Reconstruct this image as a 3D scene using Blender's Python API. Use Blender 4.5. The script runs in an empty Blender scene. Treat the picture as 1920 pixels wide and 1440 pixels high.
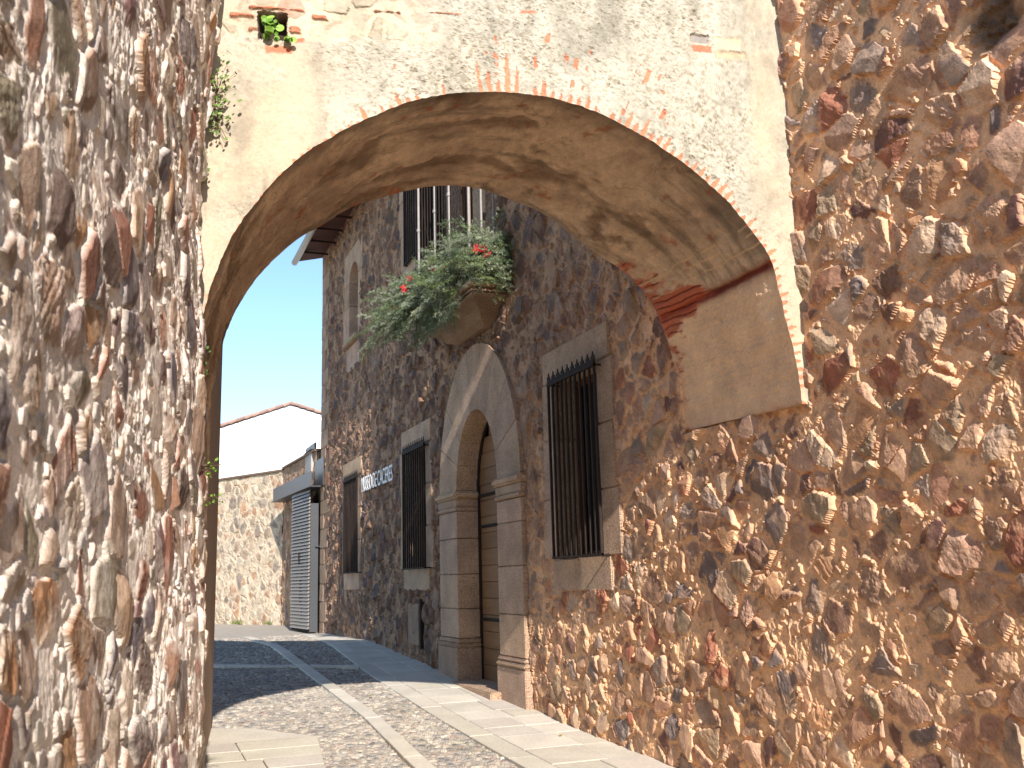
import bpy, bmesh, math, random
import numpy as np
from mathutils import Matrix, Vector
R = math.radians
random.seed(7)
scene = bpy.context.scene
C = scene.collection

# ------------------------------------------------------------------ camera, sky, sun, exposure
cam_d = bpy.data.cameras.new('camera'); cam = bpy.data.objects.new('camera', cam_d); C.objects.link(cam)
cam_d.sensor_width = 36; cam_d.lens = 1870 / 1920 * 36; cam_d.clip_end = 500; cam_d.clip_start = 0.05
def unit(v): v = np.array(v, float); return v / np.linalg.norm(v)
up = unit([-265, 9620, -1870]); st = np.array([-736, -383, -1870.]); st = unit(st / np.linalg.norm(st) - up * (unit(st) @ up)); rt = np.cross(st, up)
M = Matrix([[*rt], [*st], [*up]]).to_4x4(); M.translation = Vector((0, 0, 1.6)); cam.matrix_world = M
scene.camera = cam
cam_d.dof.use_dof = True; cam_d.dof.focus_distance = 11.0; cam_d.dof.aperture_fstop = 4.5

ALPHA = 5.6; EL = 30.8
world = bpy.data.worlds.new('World'); scene.world = world; world.use_nodes = True
nt = world.node_tree; bg = nt.nodes['Background']
sky = nt.nodes.new('ShaderNodeTexSky'); sky.sky_type = 'NISHITA'; sky.sun_disc = False
sky.sun_elevation = R(EL); sky.sun_rotation = R(180 + ALPHA); sky.air_density = 1.0; sky.dust_density = 0.1; sky.ozone_density = 1.0
tint = nt.nodes.new('ShaderNodeVectorMath'); tint.operation = 'MULTIPLY'; tint.inputs[1].default_value = (0.86, 0.97, 1.08)
nt.links.new(sky.outputs[0], tint.inputs[0]); nt.links.new(tint.outputs[0], bg.inputs[0]); bg.inputs[1].default_value = 0.15
sun_d = bpy.data.lights.new('sun', 'SUN'); sun_d.energy = 5.0; sun_d.angle = R(0.55); sun_d.color = (1.0, 0.955, 0.90)
sun = bpy.data.objects.new('sun', sun_d); C.objects.link(sun)
sd = Vector((math.sin(R(ALPHA)) * math.cos(R(EL)), math.cos(R(ALPHA)) * math.cos(R(EL)), -math.sin(R(EL))))
sun.rotation_euler = sd.to_track_quat('-Z', 'Y').to_euler(); sun.location = (-2, -12, 14)
scene.view_settings.view_transform = 'Standard'; scene.view_settings.look = 'None'
scene.view_settings.exposure = 0.64; scene.view_settings.gamma = 1
scene.cycles.max_bounces = 8; scene.cycles.diffuse_bounces = 6; scene.cycles.use_denoising = True

# ------------------------------------------------------------------ noise (numpy)
def hsh(ix, iy, seed):
    h = (ix.astype(np.int64) * 374761393 + iy.astype(np.int64) * 668265263 + seed * 2147483647 + 12345) & 0xFFFFFFFF
    h = ((h ^ (h >> 13)) * 1274126177) & 0xFFFFFFFF
    h = ((h ^ (h >> 15)) * 2246822519) & 0xFFFFFFFF
    h = h ^ (h >> 16)
    return (h & 0xFFFFFF).astype(np.float32) / 16777216.0
def vn(x, y, seed):
    ix = np.floor(x); iy = np.floor(y); fx = x - ix; fy = y - iy
    fx = fx * fx * (3 - 2 * fx); fy = fy * fy * (3 - 2 * fy)
    a = hsh(ix, iy, seed); b = hsh(ix + 1, iy, seed); c = hsh(ix, iy + 1, seed); d = hsh(ix + 1, iy + 1, seed)
    return ((a * (1 - fx) + b * fx) * (1 - fy) + (c * (1 - fx) + d * fx) * fy) * 2 - 1
def fbm(x, y, seed, o=4, g=0.5):
    s = 0; a = 1; t = 0
    for k in range(o):
        c_, s_ = math.cos(.45 + .9 * k), math.sin(.45 + .9 * k); f = 2 ** k   # each octave turned, so no grid shows
        s = s + a * vn((x * c_ - y * s_) * f + 17.3 * k, (x * s_ + y * c_) * f - 9.1 * k, seed + k); t += a; a *= g
    return s / t
def ss(a, b, x): t = np.clip((x - a) / (b - a), 0, 1); return t * t * (3 - 2 * t)
def lin(c):
    c = np.asarray(c, float) / 255.
    return np.where(c <= 0.04045, c / 12.92, ((c + 0.055) / 1.055) ** 2.4)
def mix(a, b, t): return a + (b - a) * t[..., None]

PAL_WARM = [(162, 134, 114), (178, 146, 122), (136, 124, 116), (100, 98, 102), (92, 62, 64), (146, 88, 68), (180, 138, 102), (194, 172, 150), (140, 126, 106), (168, 126, 104), (122, 94, 80), (174, 144, 126), (182, 150, 128), (152, 122, 104), (170, 138, 116)]
PAL_MUS = [(122, 100, 88), (108, 84, 76), (96, 90, 92), (88, 86, 92), (88, 68, 66), (124, 84, 68), (140, 114, 98), (150, 134, 120), (116, 100, 88), (84, 72, 68), (130, 104, 88), (134, 108, 92)]
PAL_LEFT = [(150, 124, 104), (168, 138, 110), (120, 108, 104), (92, 88, 94), (108, 74, 74), (146, 90, 68), (166, 124, 84), (190, 170, 148), (128, 120, 98), (160, 116, 92), (96, 80, 74), (176, 150, 128), (158, 130, 108)]

def voro(P, Q, ca, cb, seed, wj=0.3, jit=0.85):
    """power diagram over a jittered grid: owning stone, distance to its edge, offset from its middle"""
    i0 = np.floor(P / ca).astype(np.int32); j0 = np.floor(Q / cb).astype(np.int32)
    best = np.full(P.shape, 1e9, np.float32); bi = np.zeros(P.shape, np.int32); bj = np.zeros(P.shape, np.int32)
    def site(i, j):
        sx = (i + 0.5 + (hsh(i, j, seed) - 0.5) * jit + 0.5 * (j & 1)) * ca
        sy = (j + 0.5 + (hsh(i, j, seed + 1) - 0.5) * jit) * cb
        w = (hsh(i, j, seed + 2) - 0.5) * 2 * wj * ca * cb
        return sx, sy, w
    for di in range(-2, 3):
        for dj in range(-2, 3):
            i = i0 + di; j = j0 + dj; sx, sy, w = site(i, j)
            d = (P - sx) ** 2 + (Q - sy) ** 2 - w
            m = d < best; best = np.where(m, d, best); bi = np.where(m, i, bi); bj = np.where(m, j, bj)
    cx, cy, cw = site(bi, bj); e = np.full(P.shape, 1e9, np.float32)
    for di in range(-2, 3):
        for dj in range(-2, 3):
            if di == 0 and dj == 0: continue
            i = bi + di; j = bj + dj; sx, sy, w = site(i, j)
            D = np.sqrt((sx - cx) ** 2 + (sy - cy) ** 2) + 1e-5
            e = np.minimum(e, (((P - sx) ** 2 + (Q - sy) ** 2 - w) - best) / (2 * D))
    return bi, bj, e, P - cx, Q - cy

def rubble(P, Q, ca, cb, seed, pal, mortar, amp, gap=0.016, rough=1.0, cover=0.0, fill=True, tall=1.0, pack=0.0, chips=0.66):
    """height (m) and colour of a rubble wall at wall coordinates P, Q"""
    P = P.astype(np.float32); Q = Q.astype(np.float32); q = Q / tall
    wx = P + 0.03 * fbm(P * 5, q * 5, seed + 50, 4, .6); wy = Q + 0.03 * fbm(P * 5 + 40, q * 5, seed + 60, 4, .6)
    bi, bj, e, dx, dy = voro(wx, wy, ca, cb, seed, wj=0.8, jit=1.0)
    r = lambda k: hsh(bi, bj, seed + 100 + k)
    g = gap * (0.2 + 2.2 * r(0) ** 1.5)
    chip = 0.006 * fbm(P * 32, q * 32, seed + 70, 3)
    ee = e - g + chip
    bev = 0.005 + 0.03 * r(1) ** 2
    t = ss(0, 1, ee / bev)
    pres = r(2) > 0.14 - .11 * pack
    stone = amp * (0.1 + .38 * pack + (1.35 - .4 * pack) * r(3) ** 1.6)
    tilt = ((r(4) - 0.5) * dx + (r(5) - 0.5) * dy) * 6 * amp
    # two or three broken facets on every stone
    ang = r(6) * 6.28; f1 = (dx * np.cos(ang) + dy * np.sin(ang)); f2 = (dx * np.cos(ang + 2) + dy * np.sin(ang + 2))
    fac = -np.maximum(0, f1 - 0.02) * (0.2 + 1.0 * r(10)) * 12 * amp - np.maximum(0, f2 - 0.03) * 11 * amp * r(11)
    rg = 0.3 + 1.2 * r(12) ** 2
    surf = amp * rough * rg * (0.34 * fbm(P * 16, q * 16, seed + 90, 4, 0.6) + .05 * fbm(P * 90, q * 90, seed + 91, 2))
    lay = hsh(np.floor((f1 + .02 * fbm(P * 12, q * 12, seed + 92, 2)) / .022).astype(np.int32), bi * 7 + bj, seed + 93)
    surf = surf + amp * .22 * (lay - .5) * (r(13) > .85)
    hs = (stone + tilt + surf + fac) * t
    n1 = fbm(P * 3.2, q * 3.2, seed + 110, 4, .55); n2 = fbm(P * 60, q * 60, seed + 120, 2)
    rid = 1 - np.abs(fbm(P * 13, q * 8, seed + 121, 4, .6)) * 2.6
    hm = amp * (0.10 - .08 * pack + 0.55 * n1 + 0.09 * n2 * rough + 0.30 * cover + .55 * np.clip(rid - .35, 0, 1) * ss(-.15, .35, fbm(P * 2.1, q * 2.1, seed + 122, 2)))
    pa = np.array([lin(c) for c in pal])
    col_s = pa[(r(8) * len(pal)).astype(int) % len(pal)] * (0.78 + 0.45 * r(9))[..., None]; col_s = col_s * .72 + pa.mean(0) * .28
    v = fbm(P * 14, q * 20, seed + 130, 4, 0.65)
    vein = np.abs(fbm(f1 * 30, f2 * 8 + 9 * r(7), seed + 131, 3))
    col_s = col_s * (1 + 0.34 * v - .22 * (vein < .05))[..., None]
    rust = ss(0.2, 0.6, fbm(P * 5, q * 6, seed + 140, 3)) * 0.35
    col_s = mix(col_s, col_s * np.array([1.2, 0.86, 0.68]), rust)
    if fill:  # small chips pressed into the joints
        ci, cj, ce, _, _ = voro(wx, wy, ca * 0.36, cb * 0.34, seed + 300, 0.5)
        rc = hsh(ci, cj, seed + 310)
        tc = ss(0.0, 0.012, ce - 0.006 + chip * .4) * (rc > chips)
        hc = amp * (0.1 + 0.75 * hsh(ci, cj, seed + 311)) * tc
        colc = pa[(hsh(ci, cj, seed + 312) * len(pal)).astype(int) % len(pal)] * (0.8 + 0.4 * v)[..., None]
    hs = np.where(pres, hs, 0); ts = t * pres
    mc = lin(mortar) * (1 + 0.18 * n1 + 0.20 * fbm(P * 26, q * 26, seed + 150, 4, .65))[..., None]
    H = np.maximum(hs, hm * (1 - 0.2 * ts)); k = ss(-0.12, 0.15, (hs - hm) / amp) * ts
    if fill: colc = mix(colc, mc, np.full(P.shape, .35))
    col = mix(mc, col_s, k)
    if fill:
        mk = (1 - k) * (hc > hm) * tc; H = np.where(mk > 0.3, np.maximum(H, hc), H); col = mix(col, colc, np.clip(mk, 0, 1))
    # mortar dust smeared over the stones
    sm = ss(-0.1, 0.45, fbm(P * 6, q * 6, seed + 160, 5, 0.65)) * (.35 + .5 * r(14)) * (1 - .45 * pack)
    col = mix(col, mc, sm)
    return H, np.clip(col, 0.004, 0.9)

# ------------------------------------------------------------------ mesh helpers
def link(name, me, mat, parent=None):
    o = bpy.data.objects.new(name, me); C.objects.link(o)
    if mat is not None:
        for m in (mat if isinstance(mat, list) else [mat]): me.materials.append(m)
    if parent is not None: o.parent = parent
    return o
def mesh_np(name, V, F, col=None, smooth=False):
    me = bpy.data.meshes.new(name)
    V = np.ascontiguousarray(V, np.float32); F = np.ascontiguousarray(F, np.int32)
    me.vertices.add(len(V)); me.vertices.foreach_set('co', V.ravel())
    me.loops.add(F.size); me.loops.foreach_set('vertex_index', F.ravel())
    me.polygons.add(len(F)); me.polygons.foreach_set('loop_start', np.arange(0, F.size, F.shape[1], dtype=np.int32))
    me.polygons.foreach_set('use_smooth', np.full(len(F), smooth))
    me.update(calc_edges=True); me.validate()
    if col is not None:
        a = me.attributes.new('Col', 'FLOAT_COLOR', 'POINT')
        a.data.foreach_set('color', np.c_[col, np.ones(len(col))].astype(np.float32).ravel())
    return me
def grid_faces(nu, nv, flip=False, keep=None):
    idx = np.arange(nu * nv).reshape(nu, nv)
    F = np.stack([idx[:-1, :-1], idx[1:, :-1], idx[1:, 1:], idx[:-1, 1:]], -1).reshape(-1, 4)
    if keep is not None: F = F[keep.reshape(-1)]
    return F[:, ::-1] if flip else F
def empty(name, loc, label=None, cat=None, group=None):
    o = bpy.data.objects.new(name, None); C.objects.link(o); o.location = loc; o.empty_display_size = 0.3
    tag(o, label, cat, group); return o
def tag(o, label=None, cat=None, group=None, kind=None):
    if label: o['label'] = label
    if cat: o['category'] = cat
    if group: o['group'] = group
    if kind: o['kind'] = kind
    return o
class MB:
    """collects shapes in world space; build() makes one mesh object"""
    def __init__(s): s.V = []; s.F = []; s.Cc = []; s.n = 0
    def add(s, V, F, c=(1, 1, 1)):
        V = [tuple(v) for v in V]; s.V += V; s.F += [tuple(i + s.n for i in f) for f in F]; s.Cc += [tuple(c)] * len(V); s.n += len(V)
    def box(s, x0, x1, y0, y1, z0, z1, bev=0.0, c=(1, 1, 1), j=0.0):
        b = bev
        if b <= 0:
            V = [(x, y, z) for x in (x0, x1) for y in (y0, y1) for z in (z0, z1)]
            F = [(0, 1, 3, 2), (4, 6, 7, 5), (0, 4, 5, 1), (2, 3, 7, 6), (0, 2, 6, 4), (1, 5, 7, 3)]
            s.add([(a + random.uniform(-j, j), b_ + random.uniform(-j, j), c_ + random.uniform(-j, j)) for a, b_, c_ in V], F, c); return
        bm = bmesh.new(); bmesh.ops.create_cube(bm, size=1)
        for v in bm.verts: v.co = Vector(((x0 + x1) / 2 + v.co.x * (x1 - x0), (y0 + y1) / 2 + v.co.y * (y1 - y0), (z0 + z1) / 2 + v.co.z * (z1 - z0)))
        if j:
            for v in bm.verts: v.co += Vector((random.uniform(-j, j), random.uniform(-j, j), random.uniform(-j, j)))
        bmesh.ops.bevel(bm, geom=list(bm.edges), offset=b, segments=2, affect='EDGES')
        bm.verts.index_update(); s.add([v.co for v in bm.verts], [[v.index for v in f.verts] for f in bm.faces], c); bm.free()
    def tube(s, pts, r, n=6, c=(1, 1, 1), r1=None, caps=True):
        pts = [Vector(p) for p in pts]; k = len(pts); V = []
        for i, p in enumerate(pts):
            d = (pts[min(i + 1, k - 1)] - pts[max(i - 1, 0)]).normalized()
            a = d.orthogonal().normalized() if abs(d.z) > 0.99 else d.cross(Vector((0, 0, 1))).normalized(); b = d.cross(a)
            rr = r if r1 is None else r + (r1 - r) * i / max(1, k - 1)
            V += [p + (a * math.cos(6.2832 * q / n) + b * math.sin(6.2832 * q / n)) * rr for q in range(n)]
        F = [(i * n + q, i * n + (q + 1) % n, (i + 1) * n + (q + 1) % n, (i + 1) * n + q) for i in range(k - 1) for q in range(n)]
        if caps: F += [tuple(range(n))[::-1], tuple((k - 1) * n + q for q in range(n))]
        s.add(V, F, c)
    def prism(s, poly, dvec, c=(1, 1, 1)):
        n = len(poly); V = [Vector(p) for p in poly] + [Vector(p) + Vector(dvec) for p in poly]
        F = [tuple(range(n))[::-1], tuple(range(n, 2 * n))] + [(i, (i + 1) % n, n + (i + 1) % n, n + i) for i in range(n)]
        s.add(V, F, c)
    def build(s, name, mat, parent=None, smooth=False, recalc=True, origin=None):
        me = bpy.data.meshes.new(name)
        off = Vector(origin) if origin is not None else Vector((0, 0, 0))
        if parent is not None: off = off + parent_world(parent)
        me.from_pydata([tuple(Vector(v) - off) for v in s.V], [], s.F)
        a = me.attributes.new('Col', 'FLOAT_COLOR', 'POINT'); a.data.foreach_set('color', np.c_[np.array(s.Cc, float), np.ones(len(s.Cc))].astype(np.float32).ravel())
        if recalc:
            bm = bmesh.new(); bm.from_mesh(me); bmesh.ops.recalc_face_normals(bm, faces=bm.faces); bm.to_mesh(me); bm.free()
        if smooth:
            for p in me.polygons: p.use_smooth = True
        o = link(name, me, mat, parent)
        if origin is not None: o.location = origin
        return o
def parent_world(p):
    v = Vector((0, 0, 0))
    while p is not None: v = v + p.location; p = p.parent
    return v

# ------------------------------------------------------------------ materials (procedural)
def mat(name, base=None, rough=0.9, attr=False, nscale=60, namp=0.25, bump=0.3, bscale=180, bdist=0.004, metal=0.0, spec=0.3, stretch=None):
    m = bpy.data.materials.new(name); m.use_nodes = True; t = m.node_tree; N = t.nodes; L = t.links
    b = N['Principled BSDF']; b.inputs['Roughness'].default_value = rough; b.inputs['Metallic'].default_value = metal
    b.inputs['Specular IOR Level'].default_value = spec
    tc = N.new('ShaderNodeTexCoord'); mp = N.new('ShaderNodeMapping'); L.new(tc.outputs['Object'], mp.inputs[0])
    if stretch: mp.inputs['Scale'].default_value = stretch
    n = N.new('ShaderNodeTexNoise'); n.inputs['Scale'].default_value = nscale; n.inputs['Detail'].default_value = 6; n.inputs['Roughness'].default_value = 0.65
    L.new(mp.outputs[0], n.inputs['Vector'])
    mr = N.new('ShaderNodeMapRange'); mr.inputs[1].default_value = 0.25; mr.inputs[2].default_value = 0.75
    mr.inputs[3].default_value = 1 - namp; mr.inputs[4].default_value = 1 + namp; L.new(n.outputs[0], mr.inputs[0])
    n3 = N.new('ShaderNodeTexNoise'); n3.inputs['Scale'].default_value = nscale * 0.07; n3.inputs['Detail'].default_value = 4; L.new(mp.outputs[0], n3.inputs['Vector'])
    mr3 = N.new('ShaderNodeMapRange'); mr3.inputs[1].default_value = 0.3; mr3.inputs[2].default_value = 0.7
    mr3.inputs[3].default_value = 1 - namp * 0.6; mr3.inputs[4].default_value = 1 + namp * 0.6; L.new(n3.outputs[0], mr3.inputs[0])
    mm = N.new('ShaderNodeMath'); mm.operation = 'MULTIPLY'; L.new(mr.outputs[0], mm.inputs[0]); L.new(mr3.outputs[0], mm.inputs[1])
    vm = N.new('ShaderNodeVectorMath'); vm.operation = 'SCALE'; L.new(mm.outputs[0], vm.inputs['Scale'])
    if attr:
        a = N.new('ShaderNodeAttribute'); a.attribute_name = 'Col'
        if base is not None:
            v2 = N.new('ShaderNodeVectorMath'); v2.operation = 'MULTIPLY'; L.new(a.outputs['Color'], v2.inputs[0]); v2.inputs[1].default_value = tuple(lin(base)); L.new(v2.outputs[0], vm.inputs[0])
        else: L.new(a.outputs['Color'], vm.inputs[0])
    else: vm.inputs[0].default_value = tuple(lin(base))
    L.new(vm.outputs[0], b.inputs['Base Color'])
    if bump:
        n2 = N.new('ShaderNodeTexNoise'); n2.inputs['Scale'].default_value = bscale; n2.inputs['Detail'].default_value = 5; L.new(mp.outputs[0], n2.inputs['Vector'])
        bp = N.new('ShaderNodeBump'); bp.inputs['Strength'].default_value = bump; bp.inputs['Distance'].default_value = bdist
        L.new(n2.outputs[0], bp.inputs['Height']); L.new(bp.outputs[0], b.inputs['Normal'])
    return m
M_RUB = mat('rubble_stone', attr=True, nscale=70, namp=0.28, bump=0.5, bscale=160, bdist=0.004)
M_PLA = mat('lime_plaster', attr=True, nscale=50, namp=0.14, bump=0.35, bscale=140, bdist=0.003)
M_ASH = mat('dressed_granite', (190, 160, 134), attr=True, nscale=38, namp=0.34, bump=1.0, bscale=48, bdist=0.045)
M_PAV = mat('paving_granite', (202, 192, 175), attr=True, nscale=30, namp=0.16, bump=0.3, bscale=90, bdist=0.003)
M_IRON = mat('dark_iron', (50, 40, 34), rough=0.8, nscale=60, namp=0.4, bump=0.3, bscale=200, spec=0.15)
M_BAR = mat('painted_iron', (150, 140, 132), rough=0.45, nscale=30, namp=0.2, bump=0.1, spec=0.5)
M_WOOD = mat('oak_board', (132, 98, 66), attr=True, rough=0.6, nscale=22, namp=0.2, bump=0.25, bscale=60, stretch=(6, 1, 12))
M_DWOOD = mat('shutter_wood', (110, 66, 38), rough=0.6, nscale=22, namp=0.2, bump=0.2, stretch=(8, 8, 1))
M_GLASS = mat('dark_glass', (22, 22, 24), rough=0.35, nscale=3, namp=0.2, bump=0, spec=0.12)
M_STEEL = mat('grey_steel', (70, 71, 74), rough=0.45, nscale=12, namp=0.1, bump=0.05, metal=0.25, spec=0.5)
M_LOUV = mat('louvre_metal', (138, 128, 116), rough=0.5, nscale=12, namp=0.1, bump=0.05, metal=0.2, spec=0.5)
M_DARK = mat('dark_void', (30, 26, 24), rough=0.9, bump=0)
M_WHITE = mat('white_paint', (246, 245, 244), rough=0.85, nscale=8, namp=0.04, bump=0.1)
M_TILE = mat('clay_tile', (140, 110, 96), attr=True, nscale=25, namp=0.3, bump=0.4, bscale=90)
M_LETTER = mat('white_letter', (232, 230, 226), rough=0.5, nscale=20, namp=0.03, bump=0)
M_ZINC = mat('zinc_gutter', (150, 146, 140), rough=0.5, nscale=20, namp=0.15, bump=0.05, metal=0.3)
M_NEED = mat('fir_needle', (255, 255, 255), attr=True, rough=0.7, nscale=20, namp=0.2, bump=0)
M_TWIG = mat('fir_twig', (96, 74, 54), rough=0.9, nscale=40, namp=0.2, bump=0)
M_RED = mat('red_petal', (170, 14, 20), rough=0.5, nscale=40, namp=0.15, bump=0)
M_LEAF = mat('leaf', (255, 255, 255), attr=True, rough=0.55, nscale=30, namp=0.2, bump=0)

def gz(y): return np.interp(y, [-30, 0, 8.2, 11.8, 15.3, 20, 25, 30, 60], [-.15, -.15, -.1, .05, .22, .45, .40, .45, .5])

# ================================================================== THE GROUND
def sheet(name, xs, ys, mtl, dz=0.0, colr=(0.3, 0.27, 0.23)):
    X, Y = np.meshgrid(xs, ys, indexing='ij'); Z = gz(Y) + dz
    me = mesh_np(name, np.stack([X, Y, Z], -1).reshape(-1, 3), grid_faces(len(xs), len(ys)), np.tile(np.array(colr), (X.size, 1)))
    return tag(link(name, me, mtl), kind='structure')
sheet('ground', np.array([-120, -40, -10, -3, 0, 3, 6, 10, 40, 120.]), np.concatenate([[-80, -30, -10], np.arange(0, 60, 1.0), [80, 200]]), M_PLA, -0.035, (0.36, 0.31, 0.25))

KX = ([7, 8.78, 10.9, 15.07, 19, 22.4, 24.6], [3.46, 3.465, 3.47, 3.57, 3.78, 3.98, 4.1])   # edge of the pavement
def kx(y): return np.interp(y, *KX)
def cx(y): return np.interp(y, [6, 9.15, 11.8, 13.8, 22], [2.5, 2.63, 2.80, 2.81, 2.84])    # middle of the granite strip

# cobbles: narrow pebbles set on edge
ny = 820; ys = 7.2 + (24.9 - 7.2) * (np.arange(ny) / (ny - 1)) ** 1.25; nx = 230
U, Y = np.meshgrid(np.arange(nx) / (nx - 1), ys, indexing='ij'); X = 0.35 + (kx(Y) + 0.03 - 0.35) * U
wxx = X + 0.03 * fbm(X * 4, Y * 4, 5, 2); wyy = Y + 0.02 * fbm(X * 5, Y * 5, 6, 2)
bi, bj, e, dx, dy = voro(wxx.astype(np.float32), wyy.astype(np.float32), 0.10, 0.040, 11, 0.45)
t = ss(0.001, 0.018, e); r1 = hsh(bi, bj, 40); r2 = hsh(bi, bj, 41); r3 = hsh(bi, bj, 42)
H = t * (0.008 + 0.016 * r1) + 0.004 * fbm(X * 30, Y * 30, 9, 2) + 0.02 * fbm(X * 0.8, Y * 0.8, 10, 2)
pc = np.array([lin(c) for c in [(152, 140, 128), (134, 128, 122), (170, 158, 142), (116, 112, 110), (152, 134, 122), (180, 170, 154)]])[(r2 * 6).astype(int) % 6] * (0.8 + 0.4 * r3)[..., None]
joint = lin((168, 158, 142)) * (1 + 0.2 * fbm(X * 9, Y * 9, 12, 3))[..., None]
moss = ss(0.25, 0.7, fbm(X * 1.7, Y * 1.7, 14, 3))
joint = mix(joint, np.tile(lin((110, 108, 74)), X.shape + (1,)), moss * 0.5)
col = mix(joint, pc, t)
me = mesh_np('cobbles', np.stack([X, Y, gz(Y) + H - 0.028], -1).reshape(-1, 3), grid_faces(nx, ny), col.reshape(-1, 3))
tag(link('cobbled_road', me, M_RUB), kind='structure')

def slab(mb, x0, x1, y0, y1, dz, bev=0.006, tone=None):
    """a paving stone as a thick quad with worn edges following the slope"""
    c = tone if tone is not None else random.uniform(0.86, 1.06); cc = (c, c * random.uniform(0.97, 1.0), c * random.uniform(0.94, 1.0))
    g = 0.005; h = dz + random.uniform(-0.003, 0.003)
    (xa, xb), (xc, xd) = x0, x1   # left edge x at y0,y1 ; right edge x at y0,y1
    za, zb = float(gz(y0)), float(gz(y1))
    def ring(i, z): return [(xa + i, y0 + i, za + z), (xc - i, y0 + i, za + z), (xd - i, y1 - i, zb + z), (xb + i, y1 - i, zb + z)]
    V = ring(g, h - 0.05) + ring(g, h - 0.007) + ring(g + 0.007, h)
    F = [(8, 9, 10, 11)] + [(a * 4 + q, a * 4 + (q + 1) % 4, a * 4 + 4 + (q + 1) % 4, a * 4 + 4 + q) for a in range(2) for q in range(4)]
    mb.add(V, F, cc)
side = MB(); y = 5.5
while y < 24.6:
    L1 = random.uniform(0.85, 1.15); a, b = y, min(y + L1, 24.9)
    slab(side, (kx(a), kx(b)), (kx(a) + 0.27, kx(b) + 0.27), a, b, 0.006); y += L1
y = 5.2
while y < 24.6:
    L1 = random.uniform(0.5, 0.72); a, b = y, min(y + L1, 25.3)
    ka, kb = float(kx(a)) + 0.27, float(kx(b)) + 0.27; f = random.uniform(0.42, 0.62)
    ma, mb_ = ka + (4.78 - ka) * f, kb + (4.78 - kb) * f
    slab(side, (ka, kb), (ma, mb_), a, b, 0.005); slab(side, (ma, mb_), (4.8, 4.8), a, b, 0.005); y += L1
tag(side.build('pavement', M_PAV, recalc=False), kind='structure')
strip = MB(); y = 6.5
while y < 24:
    L1 = random.uniform(0.9, 1.3); b = y + L1
    slab(strip, (cx(y) - 0.095, cx(b) - 0.095), (cx(y) + 0.095, cx(b) + 0.095), y, b, 0.012); y = b
for (p, q) in (((0.6, 17.95), (2.73, 16.8)), ((2.94, 16.75), (3.62, 16.35))):
    n = 4 if q[0] - p[0] > 1 else 2
    for k in range(n):
        a = k / n; b = (k + 1) / n
        xa, xb = p[0] + (q[0] - p[0]) * a, p[0] + (q[0] - p[0]) * b; ya, yb = p[1] + (q[1] - p[1]) * a, p[1] + (q[1] - p[1]) * b
        c = random.uniform(0.9, 1.05); V = [(xa, ya - .09, gz(ya - .09) + .013), (xb - .008, yb - .09, gz(yb - .09) + .013), (xb - .008, yb + .09, gz(yb + .09) + .013), (xa, ya + .09, gz(ya + .09) + .013)]
        strip.add(V + [(x, y_, z - .05) for x, y_, z in V], [(0, 1, 2, 3), (0, 4, 5, 1), (2, 1, 5, 6), (3, 2, 6, 7), (0, 3, 7, 4)], (c, c, c))
tag(strip.build('granite_strip', M_PAV, recalc=False), kind='structure')
pad = MB()
def padx(y): return float(np.interp(y, [6, 9.5, 10.9, 11.1], [1.6, 1.81, 2.0, 2.02]))
y = 7.0
for rw in range(9):
    b = y + 0.44
    if y > 10.9: break
    xs_ = [0.2] + sorted([random.uniform(0.5 + k * 0.55, 0.8 + k * 0.55) for k in range(2)])
    xs_ = [v for v in xs_ if v < padx(y) - 0.3] + [None]
    for k in range(len(xs_) - 1):
        xr = (padx(y), padx(b)) if xs_[k + 1] is None else (xs_[k + 1],) * 2
        slab(pad, (xs_[k],) * 2, xr, y, b, 0.016)
    y = b
pad.add([(0.2, y, gz(y) + .015), (2.0, y, gz(y) + .015), (1.4, y + .75, gz(y + .75) + .015), (0.2, y + 1.3, gz(y + 1.3) + .015)], [(0, 1, 2, 3)], (.98, .97, .95))
tag(pad.build('slab_apron', M_PAV, recalc=False), kind='structure')

# ================================================================== STONE BUILDING ON THE RIGHT
bld = empty('stone_building', (4.7, 25.5, 0.3), 'long rubble stone museum building with barred windows, arched portal and balcony on the right', 'building')
s = [3.0]
while s[-1] < 25.5:
    v = s[-1]; s.append(v + (0.0115 if v < 8 else 0.0115 + (v - 8) * 0.0008))
s[-1] = 25.5; S = np.array(s)
Zr = np.concatenate([np.arange(-0.25, 7.0, 0.0135), np.arange(7.0, 10.25, 0.035), [10.25]])
P, Q = np.meshgrid(S, Zr, indexing='ij')
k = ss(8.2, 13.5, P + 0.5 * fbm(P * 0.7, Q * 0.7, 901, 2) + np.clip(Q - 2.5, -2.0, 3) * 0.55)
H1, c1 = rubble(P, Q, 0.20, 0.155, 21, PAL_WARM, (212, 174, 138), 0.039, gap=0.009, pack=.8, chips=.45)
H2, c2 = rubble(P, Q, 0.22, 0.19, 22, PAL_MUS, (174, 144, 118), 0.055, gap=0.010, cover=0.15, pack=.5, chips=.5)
H = H1 * (1 - k) + H2 * k + 0.02 * fbm(P * 0.9, Q * 0.9, 905, 2); col = mix(c1 * np.array([1.24, 1.15, 1.05]), c2 * np.array([.84, .76, .69]), k)
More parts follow.
